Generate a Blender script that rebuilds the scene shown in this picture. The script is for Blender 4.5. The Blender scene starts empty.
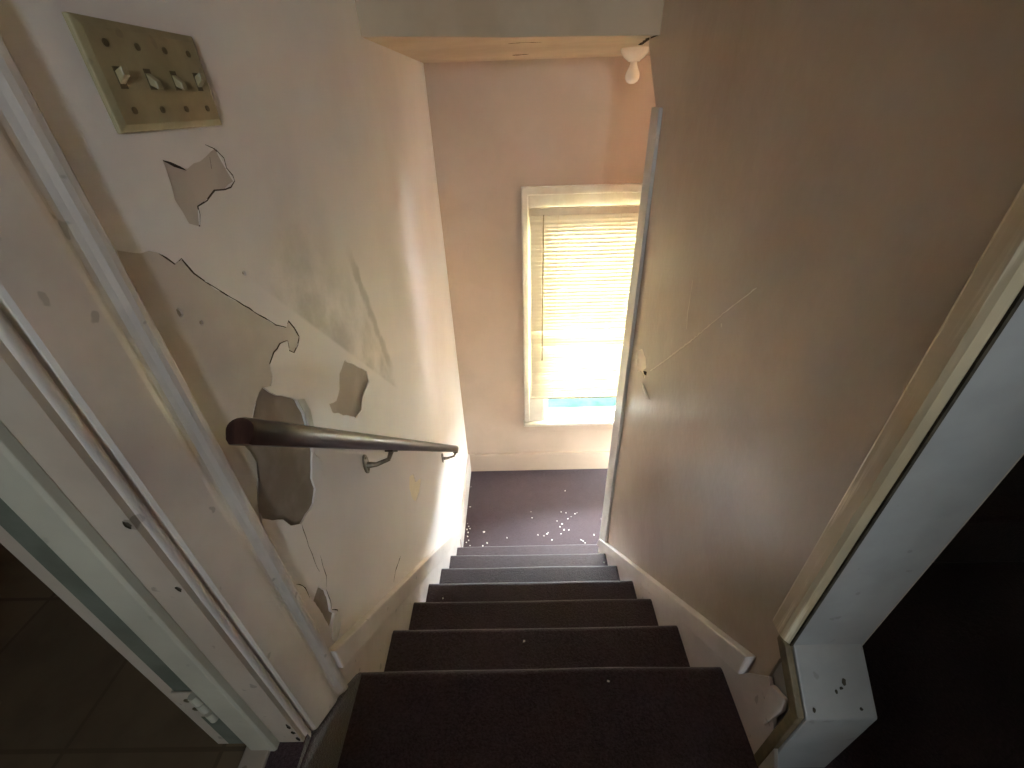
import bpy, bmesh, math, random
from mathutils import Vector, Matrix, noise, geometry
random.seed(7)
scene = bpy.context.scene
COL = scene.collection

# ------------------------------------------------------------------ camera, world, light, exposure
WORLD_STRENGTH = 24.0
EXPOSURE = 2.92
cam_data = bpy.data.cameras.new('camera')
cam_data.sensor_width = 36.0
cam_data.lens = 430.0 / 1024.0 * 36.0
cam_data.clip_start = 0.02
cam = bpy.data.objects.new('camera', cam_data)
COL.objects.link(cam)
A = [[0.9996004469561963, -0.024681492517436943, -0.013775716753918294],
     [-0.0021076793878376347, -0.5510949148297469, 0.8344399034899949],
     [-0.028186949685458436, -0.8340774656924292, -0.5509267438521422]]
cam.matrix_world = Matrix(((A[0][0], -A[0][1], -A[0][2], -0.033),
                           (A[1][0], -A[1][1], -A[1][2], -0.295),
                           (A[2][0], -A[2][1], -A[2][2], 0.990), (0, 0, 0, 1)))
scene.camera = cam
scene.view_settings.view_transform = 'Standard'
scene.view_settings.look = 'None'
scene.view_settings.gamma = 1.0
scene.view_settings.use_curve_mapping = False
scene.view_settings.exposure = EXPOSURE
scene.cycles.max_bounces = 14
scene.cycles.diffuse_bounces = 8
scene.cycles.transmission_bounces = 8
scene.cycles.transparent_max_bounces = 12
scene.cycles.sample_clamp_indirect = 12.0

world = bpy.data.worlds.new('daylight_sky')
scene.world = world
world.use_nodes = True
wn = world.node_tree.nodes
bg = wn['Background']
bg.inputs['Color'].default_value = (0.93, 0.95, 1.0, 1)
bg.inputs['Strength'].default_value = WORLD_STRENGTH

def portal(name, loc, rot, sx, sy):
    l = bpy.data.lights.new(name, 'AREA')
    l.shape = 'RECTANGLE'; l.size = sx; l.size_y = sy
    l.cycles.is_portal = True
    o = bpy.data.objects.new(name, l)
    o.location = loc; o.rotation_euler = rot
    COL.objects.link(o)
portal('stair_window_portal', (0.53, 2.54, -0.33), (math.radians(-90), 0, 0), 0.78, 1.60)
portal('hall_fill_portal', (0.315, -2.34, 1.25), (math.radians(90), 0, 0), 0.27, 0.28)
portal('landing_fill_portal', (1.46, 2.16, -1.38), (0, math.radians(90), 0), 0.36, 0.36)

# ------------------------------------------------------------------ wall damage outlines (y, z on the wall plane, metres)
OLD = [(0.2285, 0.8471), (0.2445, 0.8285), (0.2582, 0.8303), (0.2687, 0.808), (0.2846, 0.7905), (0.3093, 0.7647), (0.3319, 0.7416), (0.3724, 0.7012), (0.4048, 0.6667), (0.4353, 0.6469), (0.4493, 0.6531), (0.4602, 0.6334), (0.4677, 0.6093), (0.451, 0.6008), (0.4323, 0.5951), (0.4201, 0.6074), (0.4257, 0.6244), (0.3985, 0.6322), (0.3709, 0.6282), (0.3488, 0.6189), (0.3425, 0.5972), (0.3288, 0.5865), (0.3119, 0.5946), (0.2781, 0.5879), (0.252, 0.5705), (0.2224, 0.5521), (0.2207, 0.5316), (0.223, 0.5067), (0.2102, 0.484), (0.1854, 0.4496), (0.1772, 0.4236), (0.171, 0.405), (0.1644, 0.4032), (0.1647, 0.5005), (0.1632, 0.7788), (0.1626, 0.8338), (0.174, 0.8667)]
CRACK = [(0.2285, 0.8471), (0.2445, 0.8285), (0.2582, 0.8303), (0.2687, 0.808), (0.2846, 0.7905), (0.3093, 0.7647), (0.3319, 0.7416), (0.3724, 0.7012), (0.4048, 0.6667), (0.4353, 0.6469), (0.4493, 0.6531), (0.4602, 0.6334), (0.4677, 0.6093), (0.451, 0.6008), (0.4323, 0.5951), (0.4201, 0.6074), (0.4257, 0.6244), (0.3985, 0.6322), (0.3709, 0.6282), (0.3488, 0.6189), (0.3425, 0.5972), (0.3288, 0.5865), (0.3119, 0.5946)]
BIG = [(0.3099, 0.5974), (0.3211, 0.579), (0.3513, 0.5502), (0.3844, 0.5171), (0.3904, 0.4809), (0.3866, 0.4507), (0.3858, 0.4239), (0.3735, 0.392), (0.3401, 0.3505), (0.3385, 0.3215), (0.3131, 0.3025), (0.2817, 0.308), (0.2573, 0.3099), (0.2301, 0.3381), (0.2195, 0.3689), (0.1791, 0.4213), (0.1854, 0.4496), (0.2102, 0.484), (0.223, 0.5067), (0.2207, 0.5316), (0.2157, 0.5472), (0.2292, 0.5571), (0.252, 0.5705), (0.2781, 0.5879), (0.2963, 0.5961)]
BIGLIP = [(0.3844, 0.5171), (0.4036, 0.506), (0.4087, 0.4736), (0.404, 0.4296), (0.3858, 0.4239), (0.3866, 0.4507), (0.3904, 0.4809)]
MID = [(0.6339, 0.4617), (0.6898, 0.4098), (0.7486, 0.3571), (0.7485, 0.3217), (0.6768, 0.317), (0.6487, 0.2932), (0.606, 0.2995), (0.5687, 0.3369), (0.4997, 0.3977), (0.4965, 0.4254), (0.5326, 0.4082), (0.5636, 0.4199), (0.5862, 0.4502)]
SMALL = [(0.8997, -0.2188), (0.9542, -0.2569), (0.9639, -0.3146), (1.0415, -0.3701), (0.9859, -0.3909), (0.9146, -0.3747), (0.8803, -0.3205), (0.8722, -0.2527)]
LOW = [(0.2262, 0.1496), (0.2309, 0.135), (0.2401, 0.111), (0.2372, 0.0768), (0.228, 0.049), (0.2346, 0.0293), (0.2139, 0.0222), (0.2032, 0.0235), (0.2021, 0.0745), (0.2, 0.1142), (0.196, 0.1452)]
LOWFL = [(0.2352, 0.0267), (0.2443, 0.0192), (0.2303, -0.0095), (0.2068, -0.0276), (0.1925, -0.0143), (0.1858, 0.0155), (0.2134, 0.0215)]
TOP = [(0.2993, 0.9412), (0.3376, 0.9262), (0.3866, 0.9361), (0.4149, 0.9435), (0.4239, 0.9158), (0.431, 0.8976), (0.402, 0.8911), (0.3788, 0.8928), (0.3295, 0.8811), (0.3162, 0.8574), (0.2981, 0.8657), (0.2909, 0.896)]
CR1 = [(0.2573, 0.3099), (0.2513, 0.2666), (0.2462, 0.1965), (0.2477, 0.1668)]
CR2 = [(0.2508, 0.2685), (0.2526, 0.2126), (0.253, 0.1996)]
CR3 = [(0.2695, 0.1913), (0.2638, 0.1577), (0.26, 0.1303), (0.246, 0.1115)]
CR4 = [(0.1784, 0.2351), (0.19, 0.2101), (0.1939, 0.1848), (0.1916, 0.1627)]
CR5 = [(0.2437, 0.1084), (0.2397, 0.0725), (0.2328, 0.0476), (0.2471, 0.018), (0.2364, -0.0132), (0.2078, -0.0296), (0.1878, -0.0207)]
CR6 = [(0.6393, -0.344), (0.5692, -0.3289), (0.5379, -0.3391)]
CR7 = [(0.3935, 0.951), (0.4149, 0.9435), (0.4258, 0.9303), (0.4239, 0.9158), (0.4342, 0.9059), (0.4326, 0.8974), (0.4189, 0.8906), (0.402, 0.8911), (0.3788, 0.8928), (0.3505, 0.8852), (0.3295, 0.8811), (0.325, 0.8698), (0.3162, 0.8574)]
CR8 = [(0.3951, 0.9353), (0.3902, 0.9199)]
NOTCH = [(0.2988, 0.9406), (0.311, 0.9372), (0.3321, 0.9276), (0.3362, 0.9241), (0.3156, 0.931)]
CR9 = [(0.4005, 0.4325), (0.3768, 0.3889), (0.3935, 0.3433), (0.3824, 0.3071)]
STAIN = [(0.8137, 0.7051), (0.8506, 0.5763), (0.9129, 0.4438), (0.9566, 0.238)]
BAND = [(0.3711, 0.7701), (0.4891, 0.6729), (0.678, 0.4919), (0.832, 0.2915)]
SPOTS = [(0.2164, 0.7738), (0.2435, 0.7479), (0.3726, 0.7722)]
SEAM = [(1.0759, 0.1271), (0.9308, 0.2673), (0.7714, 0.4261), (0.6487, 0.557), (0.5511, 0.6535)]
SEAM2 = [(0.8401, 0.4163), (0.8538, 0.4595), (0.8668, 0.5561)]
TEAR = [(1.26, 0.1142), (1.2041, 0.1511), (1.1477, 0.142), (1.1221, 0.1163), (1.1494, 0.0877), (1.11, 0.0942), (1.1185, 0.0672), (1.1775, 0.0643), (1.2283, 0.0392)]
HOLE = [(1.154, 0.0812), (1.1082, 0.1048), (1.1061, 0.0871), (1.1381, 0.0742)]
TEARLOW = [(1.1397, 0.0326), (1.0886, 0.048), (1.0108, 0.0416), (1.069, 0.0124), (1.1182, 0.0157)]
MARK = [(0.6591, 0.5229), (0.6497, 0.5253), (0.6477, 0.5166), (0.6543, 0.5148)]
CHIPS =  [(-0.581, 1.811), (-0.556, 1.784), (-0.582, 1.758), (-0.557, 1.731), (-0.531, 1.765), (-0.56, 1.696), (-0.534, 1.662), (-0.568, 1.646), (-0.501, 1.619), (-0.52, 1.595), (-0.475, 1.57), (-0.308, 1.733), (-0.309, 1.615), (-0.139, 1.678), (-0.281, 1.639), (0.043, 1.907), (0.048, 1.851), (0.128, 1.689), (0.151, 1.705), (0.183, 1.654), (0.233, 1.818), (0.25, 1.764), (0.268, 1.79), (0.277, 1.737), (0.252, 1.703), (0.308, 1.891), (0.317, 1.835), (0.342, 1.853), (0.391, 1.889), (0.375, 1.88), (0.402, 1.64), (0.389, 1.649), (0.414, 1.623), (0.488, 1.689), (0.324, 2.111), (0.563, 1.829), (-0.429, 1.968), (-0.437, 2.175), (0.159, 1.714), (0.313, 1.736), (0.085, 1.698), (0.271, 1.901)]
CHIPSTEP = [(-0.197, 0.169, 0.179, 'white speck of paint right of centre on the top tread'), (-0.42, -0.034, 0.381, 'white speck of paint in the middle of the second tread from the top'), (-0.61, -0.343, 0.635, 'white speck of paint at the left of the third tread from the top'), (-1.03, 0.392, 1.058, 'white speck of paint at the right end of a lower tread'), (-1.237, -0.472, 1.235, 'white speck of paint at the left end of the second lowest tread')]
HALL_FILL = (0.205, 0.435, 1.135, 1.365)  # unseen opening in the back wall, sized for fill light

# ------------------------------------------------------------------ sizes
XL, XR = -0.463, 0.463          # faces of the two stair walls
FAR = 2.368                     # face of the wall with the window
ZL = -1.64                      # landing
SOF = 1.155                     # underside over the stairs
TOPZ = 2.30                     # ceiling of the upper hall

# ------------------------------------------------------------------ materials
def lin(c):
    return tuple((v / 12.92 if v <= 0.04045 else ((v + 0.055) / 1.055) ** 2.4) for v in (x / 255.0 for x in c)) + (1.0,)

class MB_:
    """small node-material builder"""
    def __init__(s, name):
        s.m = bpy.data.materials.new(name); s.m.use_nodes = True
        s.t = s.m.node_tree; s.n = s.t.nodes; s.b = s.n['Principled BSDF']
        s.tc = s.n.new('ShaderNodeTexCoord')
    def link(s, a, b): s.t.links.new(a, b)
    def noise(s, scale, detail=4, rough=0.55, stretch=None):
        nz = s.n.new('ShaderNodeTexNoise')
        nz.inputs['Scale'].default_value = scale; nz.inputs['Detail'].default_value = detail
        nz.inputs['Roughness'].default_value = rough
        src = s.tc.outputs['Object']
        if stretch:
            mp = s.n.new('ShaderNodeMapping'); mp.inputs['Scale'].default_value = stretch
            s.link(src, mp.inputs['Vector']); src = mp.outputs['Vector']
        s.link(src, nz.inputs['Vector'])
        return nz.outputs['Fac']
    def ramp(s, fac, lo, hi):
        r = s.n.new('ShaderNodeMapRange'); r.clamp = True
        r.interpolation_type = 'SMOOTHSTEP'
        r.inputs['From Min'].default_value = lo; r.inputs['From Max'].default_value = hi
        s.link(fac, r.inputs['Value']); return r.outputs['Result']
    def mix(s, fac, a, b):
        x = s.n.new('ShaderNodeMix'); x.data_type = 'RGBA'
        if isinstance(fac, float): x.inputs['Factor'].default_value = fac
        else: s.link(fac, x.inputs['Factor'])
        for v, k in ((a, 'A'), (b, 'B')):
            i = [q for q in x.inputs if q.name == k and q.type == 'RGBA'][0]
            if isinstance(v, tuple): i.default_value = v
            else: s.link(v, i)
        return [q for q in x.outputs if q.type == 'RGBA'][0]
    def math(s, op, a, b=None):
        x = s.n.new('ShaderNodeMath'); x.operation = op
        for k, v in enumerate((a, b)):
            if v is None: continue
            if isinstance(v, (int, float)): x.inputs[k].default_value = v
            else: s.link(v, x.inputs[k])
        return x.outputs[0]
    def dotc(s, vec, off):
        d = s.n.new('ShaderNodeVectorMath'); d.operation = 'DOT_PRODUCT'
        d.inputs[1].default_value = vec
        s.link(s.tc.outputs['Object'], d.inputs[0])
        return s.math('ADD', d.outputs['Value'], off)
    def bump(s, *pairs, dist=0.002):
        prev = None
        for fac, st, d in pairs:
            b = s.n.new('ShaderNodeBump'); b.inputs['Strength'].default_value = st; b.inputs['Distance'].default_value = d
            s.link(fac, b.inputs['Height'])
            if prev: s.link(prev, b.inputs['Normal'])
            prev = b.outputs['Normal']
        s.link(prev, s.b.inputs['Normal'])
    def fin(s, col, rough=0.5, spec=0.5):
        i = s.b.inputs['Base Color']
        if isinstance(col, tuple): i.default_value = col
        else: s.link(col, i)
        if isinstance(rough, float): s.b.inputs['Roughness'].default_value = rough
        else: s.link(rough, s.b.inputs['Roughness'])
        s.b.inputs['Specular IOR Level'].default_value = spec
        return s.m

def paint(name, c1, c2, rough=0.45, scale=3.0, bumpy=0.25, spec=0.5, speck=0.0):
    k = MB_(name)
    n1 = k.noise(scale, 5); n2 = k.noise(90, 3); n3 = k.noise(7, 3)
    col = k.mix(k.ramp(n1, 0.35, 0.65), lin(c1), lin(c2))
    if speck:
        col = k.mix(k.math('MULTIPLY', k.ramp(k.noise(38, 2, 0.4), 0.70, 0.74), speck), col, lin((70, 58, 46)))
    k.bump((n3, bumpy, 0.012), (n2, bumpy * 0.6, 0.0015))
    return k.fin(col, rough, spec)

# left wall: off-white paint with a scuffed grey joint and a grubby area beside it
k = MB_('left_wall_paint')
col = k.mix(k.ramp(k.noise(2.2, 5), 0.35, 0.7), lin((232, 225, 224)), lin((224, 216, 215)))
y0, z0, y1, z1 = STAIN[0][0], STAIN[0][1], STAIN[-1][0], STAIN[-1][1]
Ls = math.hypot(y1 - y0, z1 - z0); dy, dz = (y1 - y0) / Ls, (z1 - z0) / Ls
t = k.dotc((0, dy, dz), -(y0 * dy + z0 * dz))
nd = k.dotc((0, -dz, dy), -(-y0 * dz + z0 * dy))          # >0 on the far side of the streak
wob = k.math('MULTIPLY', k.math('SUBTRACT', k.noise(22, 5, 0.6), 0.5), 0.05)
ad = k.math('ABSOLUTE', k.math('ADD', nd, wob))
streak = k.math('MULTIPLY', k.math('SUBTRACT', 1.0, k.ramp(ad, 0.006, 0.028)),
                k.math('MULTIPLY', k.ramp(t, 0.0, 0.12), k.math('SUBTRACT', 1.0, k.ramp(t, Ls - 0.06, Ls + 0.04))))
yb0, zb0, yb1, zb1 = BAND[0][0], BAND[0][1], BAND[-1][0], BAND[-1][1]
Lb = math.hypot(yb1 - yb0, zb1 - zb0); by, bz = (yb1 - yb0) / Lb, (zb1 - zb0) / Lb
tb = k.dotc((0, by, bz), -(yb0 * by + zb0 * bz))
nb = k.dotc((0, -bz, by), -(-yb0 * bz + zb0 * by))         # >0 above the joint line
grub = k.math('MULTIPLY', k.math('MULTIPLY', k.ramp(nb, -0.004, 0.006), k.math('SUBTRACT', 1.0, k.ramp(nb, 0.03, 0.30))),
              k.math('MULTIPLY', k.ramp(tb, 0.0, 0.15), k.math('SUBTRACT', 1.0, k.ramp(k.math('ADD', nd, wob), -0.06, 0.01))))
grub = k.math('MULTIPLY', grub, k.ramp(k.noise(9, 5, 0.65), 0.25, 0.7))
col = k.mix(k.math('MULTIPLY', streak, 0.42), col, lin((120, 112, 102)))
col = k.mix(k.math('MULTIPLY', grub, 0.45), col, lin((132, 124, 112)))
k.bump((k.noise(5, 3), 0.25, 0.014), (k.noise(80, 3), 0.12, 0.0015))
M_LEFT = k.fin(col, 0.48, 0.4)
M_OLD = paint('old_paint_layer', (198, 185, 177), (187, 173, 165), 0.5, 8, 0.25, 0.4)
M_PLASTER = paint('bare_plaster', (162, 148, 138), (146, 132, 121), 0.85, 14, 0.5, 0.2)
M_TANPL = paint('tan_underpaint', (200, 187, 176), (190, 176, 164), 0.7, 14, 0.3, 0.3)
M_CREAMPL = paint('cream_filler', (242, 231, 212), (234, 222, 202), 0.7, 14, 0.3, 0.3)
M_FLAKE = paint('paint_flake_white', (212, 206, 196), (196, 188, 176), 0.5, 14, 0.2, 0.4)
M_GAP = paint('crack_shadow_gap', (92, 78, 66), (70, 58, 48), 0.9, 30, 0.2, 0.1)
M_RIGHT = paint('right_wall_gloss_paint', (184, 168, 150), (172, 155, 136), 0.28, 2.4, 0.35, 0.55)
M_SEAM = paint('wall_seam_line', (222, 212, 196), (210, 198, 180), 0.5, 20, 0.2, 0.3)
M_FARW = paint('far_wall_paint', (204, 184, 166), (196, 176, 157), 0.5, 2.6, 0.25, 0.4)
M_CEIL = paint('soffit_paint', (206, 182, 156), (194, 169, 142), 0.6, 3.5, 0.5, 0.3)
M_TRIM = paint('trim_gloss_paint', (216, 206, 202), (204, 193, 188), 0.36, 6, 0.2, 0.5, 0.35)
M_JAMB = paint('door_jamb_paint', (186, 172, 160), (174, 159, 146), 0.4, 7, 0.2, 0.5, 0.5)
M_STOP = paint('door_stop_paint', (190, 184, 170), (178, 172, 158), 0.4, 7, 0.2, 0.5, 0.2)
M_SHADE = paint('shade_strip_grey_green', (112, 114, 104), (96, 98, 88), 0.7, 9, 0.3, 0.2)  # shade next to the door stop, put into a darker colour
M_BLUEJ = paint('pale_grey_jamb_paint', (160, 157, 156), (150, 147, 146), 0.45, 9, 0.2, 0.4, 0.25)
M_WIN = paint('window_white_paint', (226, 220, 208), (214, 206, 192), 0.38, 9, 0.15, 0.5)
M_SASH = paint('sash_white_vinyl', (232, 234, 236), (224, 226, 230), 0.35, 9, 0.1, 0.5)
M_EDGE = paint('wall_end_strip_paint', (198, 196, 192), (186, 184, 180), 0.36, 9, 0.15, 0.5)
M_PLATE = paint('yellowed_plastic', (152, 139, 108), (138, 125, 95), 0.45, 18, 0.1, 0.5, 0.2)
M_TOG = paint('toggle_ivory_plastic', (152, 139, 108), (142, 129, 98), 0.35, 20, 0.05, 0.5)
M_SLOT = paint('dirty_slot_plastic', (98, 86, 62), (84, 73, 52), 0.6, 20, 0.05, 0.3)
M_PORC = paint('white_porcelain', (232, 222, 206), (224, 214, 198), 0.25, 20, 0.05, 0.5)
k = MB_('frosted_bulb_glass'); M_BULB = k.fin(lin((240, 234, 222)), 0.25, 0.5)
k.b.inputs['Subsurface Weight'].default_value = 0.3; k.b.inputs['Subsurface Radius'].default_value = (0.02, 0.02, 0.02)
k = MB_('metal_dark'); M_IRON = k.fin(k.mix(k.ramp(k.noise(40, 3), 0.4, 0.6), lin((66, 56, 48)), lin((88, 76, 66))), 0.42, 0.5)
k.b.inputs['Metallic'].default_value = 0.7
k = MB_('metal_brushed'); M_STEEL = k.fin(k.mix(k.ramp(k.noise(40, 3), 0.4, 0.6), lin((150, 140, 128)), lin((126, 117, 106))), 0.4, 0.5)
k.b.inputs['Metallic'].default_value = 0.75
k = MB_('screw_metal'); M_SCREW = k.fin(lin((104, 92, 68)), 0.45, 0.5); k.b.inputs['Metallic'].default_value = 0.6

# handrail: dark varnished wood, grain along the slope
k = MB_('dark_varnished_wood')
g = k.noise(60, 5, 0.6, (1.0, 0.12, 0.12))
col = k.mix(k.ramp(g, 0.35, 0.65), lin((48, 29, 25)), lin((72, 46, 39)))
k.bump((g, 0.25, 0.001))
M_RAIL = k.fin(col, 0.30, 0.32)

# worn edge of the right corner board: paint rubbed off in long vertical streaks
k = MB_('worn_corner_paint')
g = k.noise(34, 5, 0.65, (1.0, 1.0, 0.05))
g2 = k.noise(5, 3)
w = k.math('MULTIPLY', k.ramp(g, 0.52, 0.66), k.ramp(g2, 0.40, 0.60))
col = k.mix(k.ramp(k.noise(4, 4), 0.35, 0.65), lin((204, 188, 158)), lin((188, 170, 140)))
col = k.mix(w, col, lin((242, 230, 206)))
k.bump((g, 0.3, 0.001))
M_WORN = k.fin(col, 0.34, 0.5)
M_SIDE = paint('dull_brown_edge_paint', (128, 112, 88), (104, 90, 70), 0.5, 26, 0.3, 0.3)
M_GRIME = paint('grimy_paint_gap', (74, 66, 54), (50, 44, 36), 0.7, 30, 0.3, 0.2)

def carpet(name, c1, c2, sheen):
    k = MB_(name)
    n1 = k.noise(170, 3, 0.8); n2 = k.noise(14, 4)
    col = k.mix(k.ramp(n1, 0.3, 0.7), lin(c1), lin(c2))
    col = k.mix(k.math('MULTIPLY', k.ramp(n2, 0.4, 0.75), 0.35), col, lin(c2))
    k.bump((n1, 0.7, 0.004), (k.noise(60, 3), 0.3, 0.003))
    k.b.inputs['Sheen Weight'].default_value = sheen
    k.b.inputs['Sheen Roughness'].default_value = 0.45
    return k.fin(col, 0.75, 0.3)
M_CARPET = carpet('maroon_brown_carpet', (46, 31, 35), (74, 56, 64), 0.40)
# old dark vinyl tiles in the room on the left
k = MB_('dark_vinyl_floor')
br = k.n.new('ShaderNodeTexBrick'); br.inputs['Scale'].default_value = 1.0
br.offset = 0.0; br.inputs['Brick Width'].default_value = 0.3; br.inputs['Row Height'].default_value = 0.3
br.inputs['Mortar Size'].default_value = 0.004
br.inputs['Color1'].default_value = lin((120, 102, 82)); br.inputs['Color2'].default_value = lin((108, 92, 74)); br.inputs['Mortar'].default_value = lin((94, 80, 64))
k.link(k.tc.outputs['Object'], br.inputs['Vector'])
col = k.mix(k.math('MULTIPLY', k.ramp(k.noise(9, 5), 0.4, 0.7), 0.5), br.outputs['Color'], lin((84, 72, 60)))
M_VINYL = k.fin(col, 0.5, 0.4)

# blind slats: thin cream plastic that lets light through
k = MB_('cream_blind_slat'); k.n.remove(k.b)
df = k.n.new('ShaderNodeBsdfDiffuse'); tr = k.n.new('ShaderNodeBsdfTranslucent'); ms = k.n.new('ShaderNodeMixShader')
df.inputs['Color'].default_value = lin((240, 230, 206)); tr.inputs['Color'].default_value = lin((252, 236, 198))
ms.inputs['Fac'].default_value = 0.011
k.link(df.outputs[0], ms.inputs[1]); k.link(tr.outputs[0], ms.inputs[2]); k.link(ms.outputs[0], k.n['Material Output'].inputs['Surface'])
M_SLAT = k.m
M_BLINDR = paint('cream_blind_rail', (226, 214, 190), (218, 206, 182), 0.4, 20, 0.05, 0.5)
M_CORD = paint('blind_cord', (226, 214, 180), (214, 202, 168), 0.7, 40, 0.1, 0.2)
k = MB_('clear_wand_plastic'); M_WAND = k.fin(lin((150, 134, 92)), 0.3, 0.5)
# window pane: mostly clear with a faint reflection
k = MB_('window_glass'); k.n.remove(k.b)
tp = k.n.new('ShaderNodeBsdfTransparent'); gl = k.n.new('ShaderNodeBsdfGlossy'); fr = k.n.new('ShaderNodeFresnel'); fr.inputs['IOR'].default_value = 1.18; ms = k.n.new('ShaderNodeMixShader')
tp.inputs['Color'].default_value = (0.90, 0.96, 0.95, 1); gl.inputs['Roughness'].default_value = 0.02
k.link(fr.outputs[0], ms.inputs['Fac']); k.link(tp.outputs[0], ms.inputs[1]); k.link(gl.outputs[0], ms.inputs[2]); k.link(ms.outputs[0], k.n['Material Output'].inputs['Surface'])
M_GLASS = k.m
k = MB_('lawn_grass')
col = k.mix(k.ramp(k.noise(3.0, 6, 0.7), 0.35, 0.65), (0.0034, 0.0072, 0.0055, 1), (0.0062, 0.0105, 0.0085, 1))
M_LAWN = k.fin(col, 0.95, 0.0)
M_CHIP = paint('fallen_paint_chip', (236, 232, 226), (222, 216, 208), 0.6, 60, 0.1, 0.3)

# ------------------------------------------------------------------ mesh helpers
def bm_box(bm, x0, x1, y0, y1, z0, z1):
    v = [bm.verts.new((x, y, z)) for x in (x0, x1) for y in (y0, y1) for z in (z0, z1)]
    for f in ((0, 1, 3, 2), (4, 6, 7, 5), (0, 4, 5, 1), (2, 3, 7, 6), (0, 2, 6, 4), (1, 5, 7, 3)):
        bm.faces.new([v[i] for i in f])
def bm_prism(bm, pts, axis, a, b):
    """closed outline in the plane across an axis, pushed from a to b along it"""
    def P(p, w):
        return {'x': (w, p[0], p[1]), 'y': (p[0], w, p[1]), 'z': (p[0], p[1], w)}[axis]
    lo = [bm.verts.new(P(p, a)) for p in pts]; hi = [bm.verts.new(P(p, b)) for p in pts]
    n = len(pts)
    bm.faces.new(lo); bm.faces.new(hi)
    for i in range(n):
        bm.faces.new((lo[i], lo[(i + 1) % n], hi[(i + 1) % n], hi[i]))
def bm_tube(bm, pts, r, seg=10, cap=True):
    rings = []
    for i, p in enumerate(pts):
        p = Vector(p)
        d = (Vector(pts[min(i + 1, len(pts) - 1)]) - Vector(pts[max(i - 1, 0)])).normalized()
        u = d.cross(Vector((0, 0, 1)))
        if u.length < 0.05: u = d.cross(Vector((1, 0, 0)))
        u.normalize(); w = d.cross(u)
        rr = r[i] if isinstance(r, (list, tuple)) else r
        rings.append([bm.verts.new(p + (u * math.cos(a) + w * math.sin(a)) * rr) for a in [2 * math.pi * j / seg for j in range(seg)]])
    for A_, B_ in zip(rings, rings[1:]):
        for j in range(seg):
            bm.faces.new((A_[j], A_[(j + 1) % seg], B_[(j + 1) % seg], B_[j]))
    if cap:
        bm.faces.new(rings[0][::-1]); bm.faces.new(rings[-1])
def bm_lathe(bm, prof, c, seg=24):
    """profile of (radius, z) turned about a vertical axis through c"""
    rings = []
    for r, z in prof:
        if r < 1e-5: rings.append([bm.verts.new((c[0], c[1], c[2] + z))])
        else: rings.append([bm.verts.new((c[0] + r * math.cos(2 * math.pi * j / seg), c[1] + r * math.sin(2 * math.pi * j / seg), c[2] + z)) for j in range(seg)])
    for A_, B_ in zip(rings, rings[1:]):
        for j in range(seg):
            a, b = A_[j % len(A_)], A_[(j + 1) % len(A_)]; c_, d = B_[(j + 1) % len(B_)], B_[j % len(B_)]
            f = []
            for v in (a, b, c_, d):
                if v not in f: f.append(v)
            if len(f) > 2: bm.faces.new(f)
def obj(name, bm, m, parent=None, smooth=False, bevel=0.0, seg=2, keep=None):
    bmesh.ops.recalc_face_normals(bm, faces=bm.faces)
    if bevel:
        bmesh.ops.bevel(bm, geom=[e for e in bm.edges if e.is_manifold and e.calc_face_angle(0) > 0.5], offset=bevel, segments=seg, affect='EDGES', profile=0.5)
    me = bpy.data.meshes.new(name); bm.to_mesh(me); bm.free()
    if smooth:
        for p in me.polygons: p.use_smooth = True
        try: me.set_sharp_from_angle(angle=math.radians(40))
        except Exception: pass
    if m: me.materials.append(m)
    o = bpy.data.objects.new(name, me); COL.objects.link(o)
    if parent: o.parent = parent; o.matrix_parent_inverse = parent.matrix_world.inverted()
    return o
def box(name, x0, x1, y0, y1, z0, z1, m, parent=None, bevel=0.0):
    bm = bmesh.new(); bm_box(bm, x0, x1, y0, y1, z0, z1); return obj(name, bm, m, parent, bevel=bevel)
def prism(name, pts, axis, a, b, m, parent=None, bevel=0.0, smooth=False):
    bm = bmesh.new(); bm_prism(bm, pts, axis, a, b); return obj(name, bm, m, parent, bevel=bevel, smooth=smooth)
def struct(o, label=None, cat=None):
    o['kind'] = 'structure'
    if label: o['label'] = label
    if cat: o['category'] = cat
    return o
def empty(name, loc):
    o = bpy.data.objects.new(name, None); o.location = loc; o.empty_display_size = 0.05
    COL.objects.link(o); bpy.context.view_layer.update(); return o
def thing(name, label, cat, loc, group=None):
    o = empty(name, loc); o['label'] = label; o['category'] = cat
    if group: o['group'] = group
    return o
def tag(o, label, cat, group=None):
    o['label'] = label; o['category'] = cat
    if group: o['group'] = group
    return o

def ribbon(pts, w0, w1=None, jit=0.0012):
    """outline of a thin irregular line drawn through pts"""
    if w1 is None: w1 = w0
    fine = []
    for a, b in zip(pts, pts[1:]):
        n = max(1, int(math.hypot(b[0] - a[0], b[1] - a[1]) / 0.012))
        for i in range(n):
            fine.append((a[0] + (b[0] - a[0]) * i / n + random.uniform(-jit, jit), a[1] + (b[1] - a[1]) * i / n + random.uniform(-jit, jit)))
    fine.append(pts[-1])
    L_, R_ = [], []
    n = len(fine)
    for i, p in enumerate(fine):
        a = Vector(fine[max(i - 1, 0)]); b = Vector(fine[min(i + 1, n - 1)])
        d = (b - a).normalized() if (b - a).length > 1e-6 else Vector((1, 0))
        q = Vector((-d.y, d.x)); t = i / (n - 1)
        w = (w0 + (w1 - w0) * t) * random.uniform(0.6, 1.3) * (0.35 if i in (0, n - 1) else 1)
        L_.append((p[0] + q.x * w / 2, p[1] + q.y * w / 2)); R_.append((p[0] - q.x * w / 2, p[1] - q.y * w / 2))
    return L_, R_
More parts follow.
